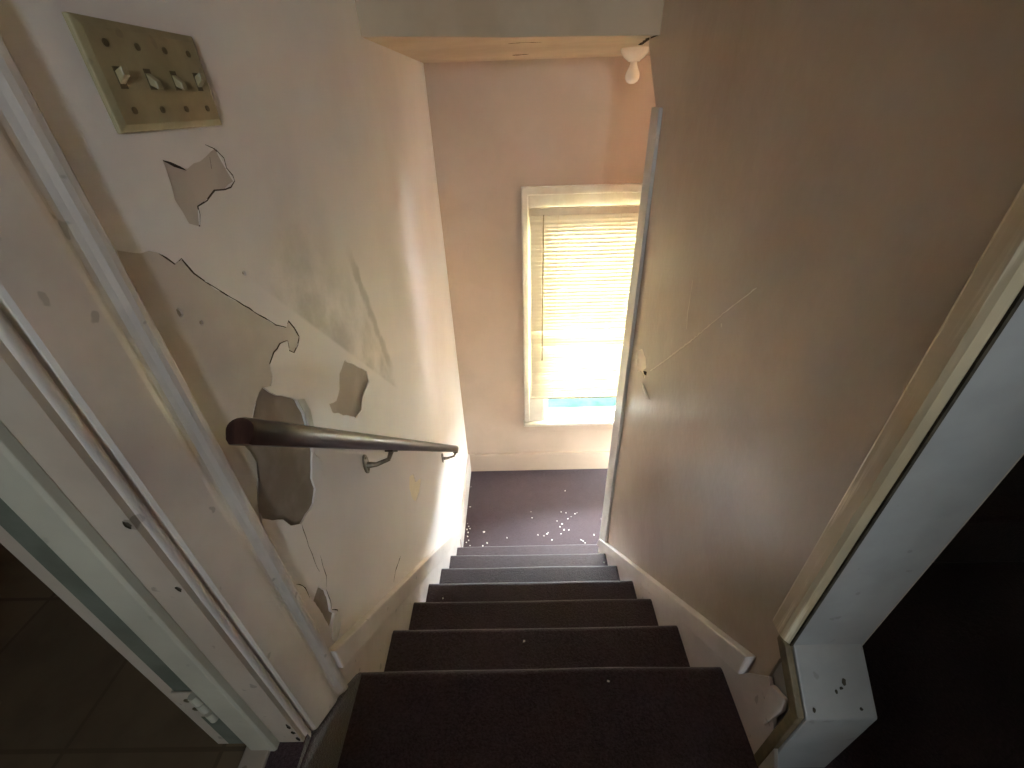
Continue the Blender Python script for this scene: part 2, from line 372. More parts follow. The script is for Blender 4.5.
def ragged(pts, step=0.014, jit=0.0022):
    out = []
    n = len(pts)
    for i in range(n):
        a, b = pts[i], pts[(i + 1) % n]
        m = max(1, int(math.hypot(b[0] - a[0], b[1] - a[1]) / step))
        for j in range(m):
            q = 0 if j == 0 else jit
            out.append((a[0] + (b[0] - a[0]) * j / m + random.uniform(-q, q), a[1] + (b[1] - a[1]) * j / m + random.uniform(-q, q)))
    return out
def line(pts, w0, w1=None, jit=0.0012):
    L_, R_ = ribbon(pts, w0, w1, jit)
    return L_ + R_[::-1]
def blob(u, v, ru, rv, n=9):
    return [(u + ru * math.cos(t_) * random.uniform(0.6, 1.2), v + rv * math.sin(t_) * random.uniform(0.6, 1.2)) for t_ in [i * 2 * math.pi / n for i in range(n)]]
def inside(p, poly):
    c = False; x, y = p; n = len(poly); j = n - 1
    for i in range(n):
        xi, yi = poly[i]; xj, yj = poly[j]
        if (yi > y) != (yj > y) and x < (xj - xi) * (y - yi) / (yj - yi) + xi: c = not c
        j = i
    return c
def relief(name, outline, regions, m, P, front, back, parent=None):
    """solid slab whose front face is sunk by a few millimetres inside each region: (outline, depth, material), later ones on top.
    P(u, v, w) gives the point; w runs from the front face towards the back."""
    loops = [outline] + [r[0] for r in regions]
    co, ed = [], []
    for lp in loops:
        k0 = len(co); co += [Vector(p) for p in lp]; n = len(lp)
        ed += [(k0 + i, k0 + (i + 1) % n) for i in range(n)]
    vs, es, fs, *_r = geometry.delaunay_2d_cdt(co, ed, [], 1, 1e-6)
    sgn = 1 if back > front else -1
    bm = bmesh.new(); cache = {}
    mats = [m]
    for r in regions:
        if r[2] not in mats: mats.append(r[2])
    def V(i, dpt):
        k_ = (i, round(dpt, 5))
        if k_ not in cache: cache[k_] = bm.verts.new(P(vs[i].x, vs[i].y, front + sgn * dpt))
        return cache[k_]
    edge = {}
    for f in fs:
        c = sum((vs[i] for i in f), Vector((0, 0))) / len(f)
        if not inside(c, outline): continue
        dpt, mt = 0.0, m
        for pts, d_, mm in regions:
            if inside(c, pts): dpt, mt = d_, mm
        fc = bm.faces.new([V(i, dpt) for i in f]); fc.material_index = mats.index(mt)
        for i in range(len(f)):
            e = (f[i], f[(i + 1) % len(f)])
            edge.setdefault(tuple(sorted(e)), []).append((dpt, mt, e))
    D = abs(back - front)
    for e, l in edge.items():
        if len(l) == 2 and l[0][0] != l[1][0]:
            (da, ma, ea), (db, mb, eb) = l
            top = ma if da < db else mb
            if {ma, mb} & {M_GAP, M_GRIME}: top = ma if ma in (M_GAP, M_GRIME) else mb
            fc = bm.faces.new((V(e[0], da), V(e[1], da), V(e[1], db), V(e[0], db))); fc.material_index = mats.index(top)
        elif len(l) == 1:
            bm.faces.new((V(e[0], l[0][0]), V(e[1], l[0][0]), V(e[1], D), V(e[0], D)))
    loopv = []
    for p in outline:
        bm_v = min(((bm_v_ - Vector(p)).length, i) for i, bm_v_ in enumerate(vs))[1]
        loopv.append(V(bm_v, D))
    bm.faces.new(loopv)
    me = bpy.data.meshes.new(name); bmesh.ops.recalc_face_normals(bm, faces=bm.faces); bm.to_mesh(me); bm.free()
    for q in mats: me.materials.append(q)
    o = bpy.data.objects.new(name, me); COL.objects.link(o)
    if parent: o.parent = parent; o.matrix_parent_inverse = parent.matrix_world.inverted()
    return o
onX = lambda u, v, w: (w, u, v)
onY = lambda u, v, w: (u, w, v)
onZ = lambda u, v, w: (u, v, w)

# ------------------------------------------------------------------ the setting
# left wall of the stair, its paint lifting in layers
OUT = [(0.026, ZL - 0.02), (FAR + 0.02, ZL - 0.02), (FAR + 0.02, TOPZ), (0.026, TOPZ)]
wall_left = struct(relief('wall_left', OUT, [
    (ragged(OLD), 0.0012, M_OLD), (ragged(TOP), 0.0012, M_OLD),
    (line(CR9, 0.0022), 0.003, M_TANPL),
    (line(CRACK[:-3], 0.0014, 0.0020), 0.006, M_GAP),
    (ragged(BIG), 0.0040, M_PLASTER), (ragged(MID), 0.0026, M_TANPL), (ragged(SMALL), 0.0020, M_CREAMPL),
    (ragged(LOW, 0.008, 0.001), 0.005, M_PLASTER),
    (line(CR1, 0.0015), 0.006, M_GAP), (line(CR3, 0.0017), 0.006, M_GAP), (line(CR4, 0.0016), 0.006, M_GAP), (line(CR5, 0.0020), 0.007, M_GAP),
    (line(CR6, 0.0045), 0.006, M_GAP), (line(CR7, 0.0022, 0.0014), 0.006, M_GAP), (line(CR8, 0.0020), 0.006, M_GAP), (NOTCH, 0.006, M_GAP)]
    + [(blob(y_, z_, 0.006 * s_, 0.006 * s_), 0.004, M_PLASTER) for (y_, z_), s_ in zip(SPOTS, (1.0, 0.7, 0.8))],
    M_LEFT, onX, XL, XL - 0.130), 'off-white stairwell wall with cracked and peeling paint')
def flake(pts, lift, m=M_FLAKE):
    """a loose tongue of paint standing off the wall along its free side"""
    cy = sum(p[0] for p in pts) / len(pts); cz = sum(p[1] for p in pts) / len(pts)
    bm = bmesh.new()
    a = [bm.verts.new((XL + 0.0006 + lift * (0.3 + 0.7 * (i % 3) / 2), y, z)) for i, (y, z) in enumerate(pts)]
    b = [bm.verts.new((v.co.x + 0.0012, v.co.y, v.co.z)) for v in a]
    ca = bm.verts.new((XL + 0.0006 + lift * 0.5, cy, cz)); cb = bm.verts.new((XL + 0.0018 + lift * 0.5, cy, cz))
    n = len(pts)
    for i in range(n):
        j = (i + 1) % n
        bm.faces.new((ca, a[j], a[i])); bm.faces.new((cb, b[i], b[j])); bm.faces.new((a[i], a[j], b[j], b[i]))
    obj('paint_flake', bm, m, wall_left)
flake(BIGLIP, 0.004); flake(LOWFL, 0.006)

# right wall of the stair
WR = [(0.1075, ZL - 0.02), (1.395, ZL - 0.02), (1.400, -1.31), (1.457, 0.956), (1.648, 1.140), (1.66, TOPZ), (0.107, TOPZ)]
wall_right = struct(relief('wall_right', WR, [
    (line(SEAM, 0.0050, 0.0022), -0.0010, M_SEAM), (line(SEAM2, 0.0022), -0.0006, M_SEAM),
    (ragged(TEAR, 0.01, 0.004), 0.0012, M_CREAMPL), (HOLE, 0.02, M_GAP), (MARK, 0.001, M_SEAM)],
    M_RIGHT, onX, XR, XR + 0.140), 'brownish grey stairwell wall with a long diagonal seam')
bm = bmesh.new()
pts = TEARLOW; n = len(pts)
a = [bm.verts.new((XR - 0.0008 - (0.007 if i in (1, 2) else 0.0), *p)) for i, p in enumerate(pts)]
b = [bm.verts.new((v.co.x + 0.0014, v.co.y, v.co.z)) for v in a]
bm.faces.new(a); bm.faces.new(b)
for i in range(n): bm.faces.new((a[i], a[(i + 1) % n], b[(i + 1) % n], b[i]))
bmesh.ops.triangulate(bm, faces=bm.faces)
obj('torn_paper_flap', bm, M_SEAM, wall_right)

# far wall with the window opening
WX0, WX1, WZ0, WZ1 = 0.150, 0.905, -1.113, 0.450
bm = bmesh.new()
bm_box(bm, -2.6, WX0, FAR, FAR + 0.15, ZL - 0.2, TOPZ + 0.1); bm_box(bm, WX1, 2.4, FAR, FAR + 0.15, ZL - 0.2, TOPZ + 0.1)
bm_box(bm, WX0, WX1, FAR, FAR + 0.15, ZL - 0.2, WZ0); bm_box(bm, WX0, WX1, FAR, FAR + 0.15, WZ1, TOPZ + 0.1)
wall_far = struct(obj('wall_far', bm, M_FARW), 'tan wall across the landing around the window')
# low ceiling over the stair foot; its front is the drop facing the top of the stair
SKEW = [(-0.60, 1.270), (-0.30, 1.345), (-0.063, 1.435), (0.20, 1.480), (0.62, 1.545), (1.38, 1.60), (1.38, FAR), (-0.60, FAR)]
soffit = struct(relief('ceiling_soffit', SKEW, [
    (line([(-0.04, 1.62), (0.02, 1.60), (0.08, 1.615)], 0.010, jit=0.002), 0.008, M_GAP),
    (line([(-0.02, 2.10), (0.05, 2.07)], 0.03), 0.008, M_GAP),
    (line([(0.455, 1.53), (0.452, 1.62), (0.470, 1.78), (0.478, 1.84)], 0.018, jit=0.002), 0.008, M_GAP)],
    M_CEIL, onZ, SOF, TOPZ), 'dropped plaster ceiling over the landing with a bulkhead front')
struct(box('ceiling', -2.6, 2.4, -2.45, 1.62, TOPZ, TOPZ + 0.1, M_CEIL))
# shell of the upstairs around the stair head
bm = bmesh.new()
hx0, hx1, hz0, hz1 = HALL_FILL
bm_box(bm, -2.6, hx0, -2.30, -2.20, ZL, TOPZ); bm_box(bm, hx1, 2.4, -2.30, -2.20, ZL, TOPZ)
bm_box(bm, hx0, hx1, -2.30, -2.20, ZL, hz0); bm_box(bm, hx0, hx1, -2.30, -2.20, hz1, TOPZ)
struct(obj('wall_back', bm, M_FARW))
struct(box('wall_outer_left', -2.7, -2.6, -2.3, FAR + 0.15, ZL - 0.2, TOPZ + 0.1, M_FARW))
LW = (2.03, 2.30, -1.52, -1.26)  # added opening, placed and sized for its light on the landing
bm = bmesh.new()
bm_box(bm, 1.3, 1.4, 1.397, LW[0], ZL, SOF); bm_box(bm, 1.3, 1.4, LW[1], FAR, ZL, SOF)
bm_box(bm, 1.3, 1.4, LW[0], LW[1], ZL, LW[2]); bm_box(bm, 1.3, 1.4, LW[0], LW[1], LW[3], SOF)
struct(obj('wall_landing_end', bm, M_FARW))
bm = bmesh.new(); bm_box(bm, 2.3, 2.4, -2.3, 1.25, ZL - 0.2, TOPZ)
struct(obj('wall_outer_right', bm, M_FARW))
struct(box('wall_landing_right', XR + 0.142, 2.4, 1.25, 1.395, ZL, TOPZ, M_FARW))
struct(box('wall_room_left', -2.6, XL - 0.132, 0.90, 1.02, ZL, TOPZ, M_FARW))
bm = bmesh.new()
bm_box(bm, XL - 0.130, XL, -1.02, 0.024, 1.92, TOPZ); bm_box(bm, XL - 0.130, XL, -2.2, -1.02, -0.02, TOPZ)
struct(obj('wall_hall_left', bm, M_LEFT))
struct(box('wall_hall_right', XR, XR + 0.14, -2.2, -1.05, -0.02, TOPZ, M_RIGHT))

# floors
def carpet_slab(name, x0, x1, y0, y1, z0, z1, label):
    return struct(box(name, x0, x1, y0, y1, z0, z1, M_CARPET), label)
floor = carpet_slab('floor', -2.6, 2.4, -2.3, FAR + 0.02, ZL - 0.15, ZL, 'dark maroon carpeted landing under the window')
bm = bmesh.new()
bm_box(bm, -0.510, XR - 0.01, -2.2, -0.075, -0.03, 0.0); bm_box(bm, XR - 0.01, 2.3, -2.2, -0.60, -0.03, 0.0); bm_box(bm, -0.510, XL + 0.016, -0.076, 0.020, -0.03, 0.0)
struct(obj('floor_hall', bm, M_CARPET), 'dark carpet at the head of the stair')
struct(box('floor_room_left', -2.6, -0.5105, -2.2, 0.90, -0.05, -0.004, M_VINYL), 'dark vinyl floor of the room through the left doorway')
bm = bmesh.new()
bm_box(bm, XR + 0.0005, 2.3, -0.599, 0.49, -0.26, -0.205); bm_box(bm, XR + 0.145, 2.3, 0.491, 1.24, -0.26, -0.02)
struct(obj('floor_room_right', bm, M_CARPET, bevel=0.012, seg=3), 'near-black carpet and step through the right opening')
struct(box('trim_threshold', -0.552, -0.506, -0.95, 0.006, -0.003, 0.008, M_JAMB, bevel=0.003), 'worn cream strip across the left doorway floor')

# window 1
win = struct(empty('window_1', (0.53, FAR, -1.1)), 'double-hung window over the landing with white painted casing')
y = FAR
bm = bmesh.new()
bm_prism(bm, [(0.012, -1.108), (0.052, -1.108), (0.052, 0.535), (1.005, 0.535), (1.005, -1.108), (1.045, -1.108), (1.045, 0.578), (0.012, 0.578)], 'y', y - 0.030, y)
obj('backband', bm, M_WIN, win, bevel=0.005)
bm = bmesh.new()
bm_prism(bm, [(0.053, -1.108), (0.150, -1.108), (0.150, 0.445), (0.905, 0.445), (0.905, -1.108), (1.004, -1.108), (1.004, 0.534), (0.053, 0.534)], 'y', y - 0.019, y)
obj('casing', bm, M_WIN, win, bevel=0.003)
bm = bmesh.new()
bm_prism(bm, [(0.151, -1.108), (0.165, -1.108), (0.165, 0.431), (0.890, 0.431), (0.890, -1.108), (0.904, -1.108), (0.904, 0.444), (0.151, 0.444)], 'y', y - 0.012, y + 0.13)
obj('jamb', bm, M_WIN, win, bevel=0.002)
prism('stool', [(y - 0.052, -1.136), (y - 0.058, -1.130), (y - 0.055, -1.116), (y - 0.045, -1.109), (y + 0.06, -1.109), (y + 0.06, -1.136)], 'x', 0.005, 1.05, M_WIN, win)
prism('apron', [(y - 0.017, -1.215), (y - 0.020, -1.205), (y - 0.020, -1.137), (y, -1.137), (y, -1.215)], 'x', 0.018, 1.04, M_FARW, win)
def sash(name, x0, x1, y0, y1, z0, z1, st, top, bot):
    o = obj_frame(name, x0, x1, y0, y1, z0, z1, st, top, bot)
    box('pane', x0 + st - 0.004, x1 - st + 0.004, (y0 + y1) / 2 - 0.002, (y0 + y1) / 2 + 0.002, z0 + bot - 0.004, z1 - top + 0.004, M_GLASS, o)
    return o
def obj_frame(name, x0, x1, y0, y1, z0, z1, st, top, bot):
    bm = bmesh.new()
    bm_box(bm, x0, x0 + st, y0, y1, z0, z1); bm_box(bm, x1 - st, x1, y0, y1, z0, z1)
    bm_box(bm, x0 + st, x1 - st, y0, y1, z0, z0 + bot); bm_box(bm, x0 + st, x1 - st, y0, y1, z1 - top, z1)
    return obj(name, bm, M_SASH, win, bevel=0.002)
s1 = sash('lower_sash', 0.166, 0.889, y + 0.030, y + 0.060, -1.109, -0.310, 0.028, 0.035, 0.052)
bm = bmesh.new(); bm_prism(bm, [(y + 0.030, -1.078), (y + 0.018, -1.074), (y + 0.016, -1.066), (y + 0.022, -1.064), (y + 0.030, -1.068)], 'x', 0.36, 0.47)
obj('sash_lift', bm, M_SASH, s1, bevel=0.001)
sash('upper_sash', 0.166, 0.889, y + 0.064, y + 0.094, -0.345, 0.430, 0.028, 0.035, 0.035)
# unseen opening added behind the viewer for cool fill, framed like a window
hall_fill = struct(empty('hall_fill_opening', ((hx0 + hx1) / 2, -2.25, hz0)))
bm = bmesh.new()
for q in ((hx0 - 0.07, hx0, hz0 - 0.07, hz1 + 0.07), (hx1, hx1 + 0.07, hz0 - 0.07, hz1 + 0.07), (hx0, hx1, hz0 - 0.07, hz0), (hx0, hx1, hz1, hz1 + 0.07)):
    bm_box(bm, q[0], q[1], -2.20, -2.182, q[2], q[3])
obj('casing', bm, M_WIN, hall_fill)
box('pane', hx0, hx1, -2.252, -2.248, hz0, hz1, M_GLASS, hall_fill)

# unseen low opening added round the corner to light the landing and left wall
landing_fill = struct(empty('landing_fill_opening', (1.3, 1.9, LW[2])))
bm = bmesh.new()
for q in ((LW[0] - 0.07, LW[0], LW[2] - 0.07, LW[3] + 0.07), (LW[1], LW[1] + 0.06, LW[2] - 0.07, LW[3] + 0.07), (LW[0], LW[1], LW[2] - 0.07, LW[2]), (LW[0], LW[1], LW[3], LW[3] + 0.07)):
    bm_box(bm, 1.282, 1.3, q[0], q[1], q[2], q[3])
obj('casing', bm, M_WIN, landing_fill)
box('pane', 1.348, 1.352, LW[0], LW[1], LW[2], LW[3], M_GLASS, landing_fill)

# ------------------------------------------------------------------ skirtings
def sl(y, a, b): return a[1] + (b[1] - a[1]) * (y - a[0]) / (b[0] - a[0])
La, Lb_ = (0.166, 0.007), (1.551, -1.357); Lc, Ld = (0.179, -0.082), (1.566, -1.481)
bl = struct(empty('baseboard_left', (XL, 0.9, -1.0)), 'painted skirting following the stair on the left')
prism('cap_strip', [(0.160, sl(0.160, La, Lb_)), Lb_, (1.566, -1.440), Ld, (0.160, sl(0.160, Lc, Ld))], 'x', XL, XL + 0.023, M_TRIM, bl, bevel=0.003)
prism('skirt_board', [(0.160, sl(0.160, Lc, Ld) + 0.003), (1.566, -1.478), (1.566, ZL), (1.30, ZL), (0.0, -0.32), (0.0, -0.02), (0.158, -0.06)], 'x', XL, XL + 0.008, M_TRIM, bl)
bf = struct(prism('baseboard_landing', [(XL, ZL), (XL + 0.014, ZL), (XL + 0.014, -1.470), (XL + 0.010, -1.458), (XL, -1.456)], 'y', 1.567, FAR, M_TRIM), 'white baseboard beside the landing on the left')
struct(prism('baseboard_far', [(FAR, ZL), (FAR - 0.016, ZL), (FAR - 0.016, -1.466), (FAR - 0.012, -1.456), (FAR, -1.454)], 'x', XL + 0.015, 1.299, M_FARW), 'tall tan baseboard under the window')
Ra, Rb = (0.149, -0.016), (1.385, -1.274); Rc, Rd = (0.147, -0.091), (1.425, -1.385)
br_ = struct(empty('baseboard_right', (XR, 0.8, -1.0)), 'painted skirting following the stair on the right')
prism('cap_strip', [Ra, Rb, (1.400, -1.32), Rd, Rc], 'x', XR - 0.022, XR, M_TRIM, br_, bevel=0.003)
prism('skirt_board', [(0.147, -0.085), (0.100, 0.010), (0.064, -0.02), (-0.02, -0.15), (-0.02, -0.30), (1.15, ZL), (1.395, ZL), (1.41, -1.37)], 'x', XR - 0.008, XR, M_TRIM, br_)
# strip closing the end of the right wall
struct(prism('trim_1', [(1.276, -1.20), (1.408, -1.34), (1.461, 0.950), (1.458, 0.956), (1.372, 0.956), (1.368, 0.950)], 'x', XR - 0.014, XR + 0.0, M_EDGE, bevel=0.003), 'grey strip up the end of the right stairwell wall')

# ------------------------------------------------------------------ left doorway trim
door1 = struct(empty('door_1', (XL, 0.02, 0)), 'painted frame of the doorway left of the stair head')
X = XL
prof = [(0.158, X), (0.158, X + 0.013), (0.154, X + 0.0155), (0.146, X + 0.0160), (0.139, X + 0.0150), (0.133, X + 0.0120), (0.126, X + 0.0100), (0.119, X + 0.0105), (0.113, X + 0.0128),
        (0.106, X + 0.014), (0.040, X + 0.0155), (0.036, X + 0.0130), (0.033, X + 0.0095), (0.028, X + 0.0095), (0.026, X)]
bm = bmesh.new()
lo = [bm.verts.new((x, y, -0.022 - (y - 0.01) * 0.95)) for y, x in prof]; hi = [bm.verts.new((x, y, 2.02)) for y, x in prof]
n = len(prof)
bm.faces.new(lo); bm.faces.new(hi)
for i in range(n): bm.faces.new((lo[i], lo[(i + 1) % n], hi[(i + 1) % n], hi[i]))
cas = obj('casing', bm, M_TRIM, door1)
bm = bmesh.new()
bm_prism(bm, [(X + 0.0105 + 0.0050 * math.cos(t_), 0.0225 + 0.0080 * math.sin(t_)) for t_ in [i * 2 * math.pi / 14 for i in range(14)]], 'z', -0.02, 2.02)
obj('corner_bead', bm, M_TRIM, door1, smooth=True)
x0, x1 = X - 0.150, X + 0.013
jm = relief('jamb', [(x0, -0.004), (x1, -0.004), (x1, 1.92), (x0, 1.92)], [(blob(-0.4565, z_, 0.004, h_), 0.002, M_GRIME)
     for z_, h_ in ((0.07, 0.012), (0.045, 0.008), (0.015, 0.012), (0.62, 0.007), (0.50, 0.006))], M_JAMB, onY, 0.008, 0.0255, door1)
st = prism('door_stop', [(-0.542, 0.0078), (-0.542, -0.004), (-0.539, -0.006), (-0.498, -0.006), (-0.494, -0.003), (-0.494, 0.0078)], 'z', 0.001, 1.92, M_STOP, door1, bevel=0.001)
box('shade_strip', -0.590, -0.5425, 0.0066, 0.0079, 0.0, 1.92, M_SHADE, door1)  # flat strip painting in the shaded band behind the door stop
hg = obj('hinge', (lambda b: (bm_box(b, -0.594, -0.560, 0.0025, 0.0066, 0.135, 0.225), b)[1])(bmesh.new()), M_JAMB, door1, bevel=0.0015)
for zz in (0.150, 0.185, 0.212):
    bm = bmesh.new(); bm_tube(bm, [(-0.556, -0.001, zz - 0.013), (-0.556, -0.001, zz + 0.012)], 0.0065, 12)
    obj('knuckle', bm, M_STOP, hg, smooth=True)
for zz in (0.168, 0.2):
    bm = bmesh.new(); bm_tube(bm, [(-0.577, 0.0030, zz), (-0.577, 0.0012, zz)], 0.005, 12)
    obj('screw', bm, M_SCREW, hg)
# ------------------------------------------------------------------ right doorway trim
door2 = struct(empty('door_2', (XR, 0.1, 0)), 'painted end of the wall and corner board right of the stair head')
prof = [(0.154, XR), (0.152, XR - 0.009), (0.148, XR - 0.011), (0.122, XR - 0.011), (0.114, XR - 0.008), (0.106, XR - 0.001), (0.106, XR)]
bm = bmesh.new()
lo = [bm.verts.new((x, y, 0.128)) for y, x in prof]; hi = [bm.verts.new((x, y, 2.02)) for y, x in prof]
n = len(prof); bm.faces.new(lo); bm.faces.new(hi)
for i in range(n): bm.faces.new((lo[i], lo[(i + 1) % n], hi[(i + 1) % n], hi[i]))
obj('corner_board', bm, M_WORN, door2)
box('grime_line', XR - 0.0015, XR + 0.003, 0.1025, 0.106, 0.128, 2.0, M_GRIME, door2)
x0, x1 = XR + 0.003, XR + 0.130
prism('jamb', [(0.1065, 2.02), (0.1065, 0.137), (0.1025, 0.1325), (0.1025, 2.02)], 'x', x0, x1, M_BLUEJ, door2)
pj = prism('plinth', [(0.1065, 0.1365), (0.1065, -0.20), (0.013, -0.20), (0.013, 0.052), (0.0155, 0.056), (0.1, 0.130)], 'x', x0, x1, M_BLUEJ, door2, bevel=0.003)
e_u = Vector((0.085, 0.074)).normalized()
def onslope(u, v, w): return (u, 0.0155 + e_u.x * v - w * e_u.y, 0.0565 + e_u.y * v + w * e_u.x)
for u, v, ru, rv in ((0.545, 0.055, 0.004, 0.006), (0.528, 0.040, 0.003, 0.004), (0.538, 0.045, 0.004, 0.0025), (0.482, 0.012, 0.003, 0.005), (0.566, 0.012, 0.003, 0.003)):
    q = blob(u, v, ru, rv); bm = bmesh.new()
    lo = [bm.verts.new(onslope(a, b, -0.001)) for a, b in q]; hi = [bm.verts.new(onslope(a, b, 0.0006)) for a, b in q]
    bm.faces.new(lo); bm.faces.new(hi)
    for i in range(len(q)): bm.faces.new((lo[i], lo[(i + 1) % len(q)], hi[(i + 1) % len(q)], hi[i]))
    obj('scuff', bm, M_GRIME, pj)
prism('jamb_side', [(0.126, 0.128), (0.126, 0.112), (0.036, 0.036), (0.036, -0.20), (0.016, -0.20), (0.016, 0.052), (0.104, 0.127)], 'x', XR - 0.010, XR + 0.0025, M_SIDE, door2, bevel=0.002)
prism('corner_block', [(0.054, -0.093), (0.081, -0.048), (0.086, 0.010), (0.051, 0.035), (0.044, 0.003)], 'x', XR - 0.0105, XR - 0.0005, M_TRIM, door2, bevel=0.002)
# ------------------------------------------------------------------ carpeted stair
stair = thing('carpeted_staircase', 'dark maroon carpeted staircase running down to the landing', 'staircase', (0, 1.40, ZL))
NOS = [(1.460, -1.429), (1.264, -1.240), (1.045, -1.033), (0.823, -0.809), (0.625, -0.613), (0.425, -0.423), (0.211, -0.200)]
NOS = [(a_ + 0.0045, b_ + 0.002) for a_, b_ in NOS]
SX0, SX1 = XL + 0.0095, XR - 0.0085
for i, (ny, nz) in enumerate(NOS):
    back = NOS[i + 1][0] if i + 1 < len(NOS) else -0.02
    low = NOS[i - 1][1] if i else ZL
    r = 0.019
    arc = [(ny - r + r * math.sin(a), nz - r + r * math.cos(a)) for a in [math.pi * j / 10 for j in range(11)]]
    prof = [(back - 0.060, nz)] + arc + [(ny - 0.026, nz - 0.048), (ny - 0.027, low + 0.001), (ny - 0.060, low + 0.001), (back - 0.060, nz - 0.08)]
    bm = bmesh.new()
    nx = 24; rows = []
    for j in range(nx + 1):
        x = SX0 + (SX1 - SX0) * j / nx
        w = 0.0025 * noise.noise(Vector((x * 3, ny * 5, 0)))
        rows.append([bm.verts.new((x, yy + w, zz + w)) for yy, zz in prof])
    for A_, B_ in zip(rows, rows[1:]):
        for q in range(len(prof)):
            q2 = (q + 1) % len(prof)
            bm.faces.new((A_[q], A_[q2], B_[q2], B_[q]))
    bm.faces.new(rows[0][::-1]); bm.faces.new(rows[-1])
    obj('step', bm, M_CARPET, stair, smooth=True)

prism('carpet_wrap', [(0.213, -0.215), (0.205, -0.199), (0.160, -0.150), (0.022, -0.020), (-0.074, -0.001), (-0.074, -0.215)], 'x', XL + 0.0005, XL + 0.021, M_CARPET, stair, bevel=0.006)

# ------------------------------------------------------------------ handrail
R0, R1 = Vector((-0.388, 0.128, 0.648)), Vector((-0.388, 1.490, -0.610))
hr = thing('handrail', 'dark varnished wooden handrail fixed to the left stairwell wall', 'handrail', (XL, 0.8, 0.0))
ax = (R1 - R0).normalized(); up = Vector((1, 0, 0)).cross(ax)
if up.z < 0: up = -up
sd = Vector((1, 0, 0))
prof = [(0.0195 * math.cos(a), 0.003 + 0.0165 * math.sin(a)) for a in [math.pi * j / 12 - 0.15 + j * 0.3 / 12 for j in range(13)]] + [(-0.018, -0.010), (-0.0135, -0.0165), (0.0135, -0.0165), (0.018, -0.010)]
bm = bmesh.new(); rows = []
for t_ in [0, 0.003] + [j / 12 for j in range(1, 12)] + [0.997, 1]:
    p = R0 + (R1 - R0) * t_; s_ = 0.93 if t_ in (0, 1) else 1.0
    rows.append([bm.verts.new(p + sd * (u * s_) + up * (w * s_)) for u, w in prof])
for A_, B_ in zip(rows, rows[1:]):
    for q in range(len(prof)):
        bm.faces.new((A_[q], A_[(q + 1) % len(prof)], B_[(q + 1) % len(prof)], B_[q]))
bm.faces.new(rows[0][::-1]); bm.faces.new(rows[-1])
obj('rail', bm, M_RAIL, hr, smooth=True)
def bracket(yw, zw, m):
    t_ = (yw + 0.03 - R0.y) / (R1.y - R0.y)
    under = R0 + (R1 - R0) * t_ - up * 0.0165
    bm = bmesh.new()
    pts = [(yw + 0.016 * math.sin(a) * (1 if abs(math.cos(a)) < 0.8 else 0.9), zw + 0.033 * math.cos(a)) for a in [i * 2 * math.pi / 18 for i in range(18)]]
    bm_prism(bm, pts, 'x', XL, XL + 0.006)
    b = obj('bracket', bm, m, hr, bevel=0.0015)
    bm = bmesh.new()
    a0 = Vector((XL + 0.005, yw, zw - 0.004)); a1 = Vector((XL + 0.030, yw + 0.004, zw - 0.006)); a3 = under - up * 0.003; a2 = (a1 + a3) / 2 + Vector((0.012, 0, -0.006))
    bm_tube(bm, [a0, a1, a2, a3], [0.010, 0.0065, 0.006, 0.007], 12); obj('arm', bm, m, b, smooth=True)
    bm = bmesh.new()
    for q in (1,):
        vs = []
        for dx, da, du in [(s1_, s2_, s3_) for s1_ in (-0.011, 0.011) for s2_ in (-0.026, 0.026) for s3_ in (-0.005, 0.0)]:
            vs.append(bm.verts.new(under + sd * dx + ax * da + up * du))
        for f in ((0, 1, 3, 2), (4, 6, 7, 5), (0, 4, 5, 1), (2, 3, 7, 6), (0, 2, 6, 4), (1, 5, 7, 3)): bm.faces.new([vs[i] for i in f])
    obj('saddle', bm, M_IRON, b, bevel=0.0015)
    for dz in (-0.021, 0.022):
        bm = bmesh.new(); bm_tube(bm, [(XL + 0.0055, yw, zw + dz), (XL + 0.0075, yw, zw + dz)], 0.0035, 10); obj('screw', bm, M_SCREW, b)
bracket(0.580, 0.158, M_STEEL); bracket(1.470, -0.655, M_STEEL)

# ------------------------------------------------------------------ switch plate
sp = thing('light_switch_plate', 'yellowed four-toggle switch plate high on the left wall', 'light switch', (XL, 0.345, 1.022))
PY0, PY1, PZ0, PZ1 = 0.247, 0.443, 0.971, 1.073
bm = bmesh.new()
o_, i_ = [(PY0, PZ0), (PY1, PZ0), (PY1, PZ1), (PY0, PZ1)], [(PY0 + 0.008, PZ0 + 0.008), (PY1 - 0.008, PZ0 + 0.008), (PY1 - 0.008, PZ1 - 0.008), (PY0 + 0.008, PZ1 - 0.008)]
lv = [[bm.verts.new((XL + h_, *p)) for p in q] for h_, q in ((0, o_), (0.0055, o_), (0.0085, i_))]
for A_, B_ in zip(lv, lv[1:]):
    for j in range(4): bm.faces.new((A_[j], A_[(j + 1) % 4], B_[(j + 1) % 4], B_[j]))
bm.faces.new(lv[-1]); bm.faces.new(lv[0][::-1])
pl = obj('plate', bm, M_PLATE, sp, bevel=0.0012)
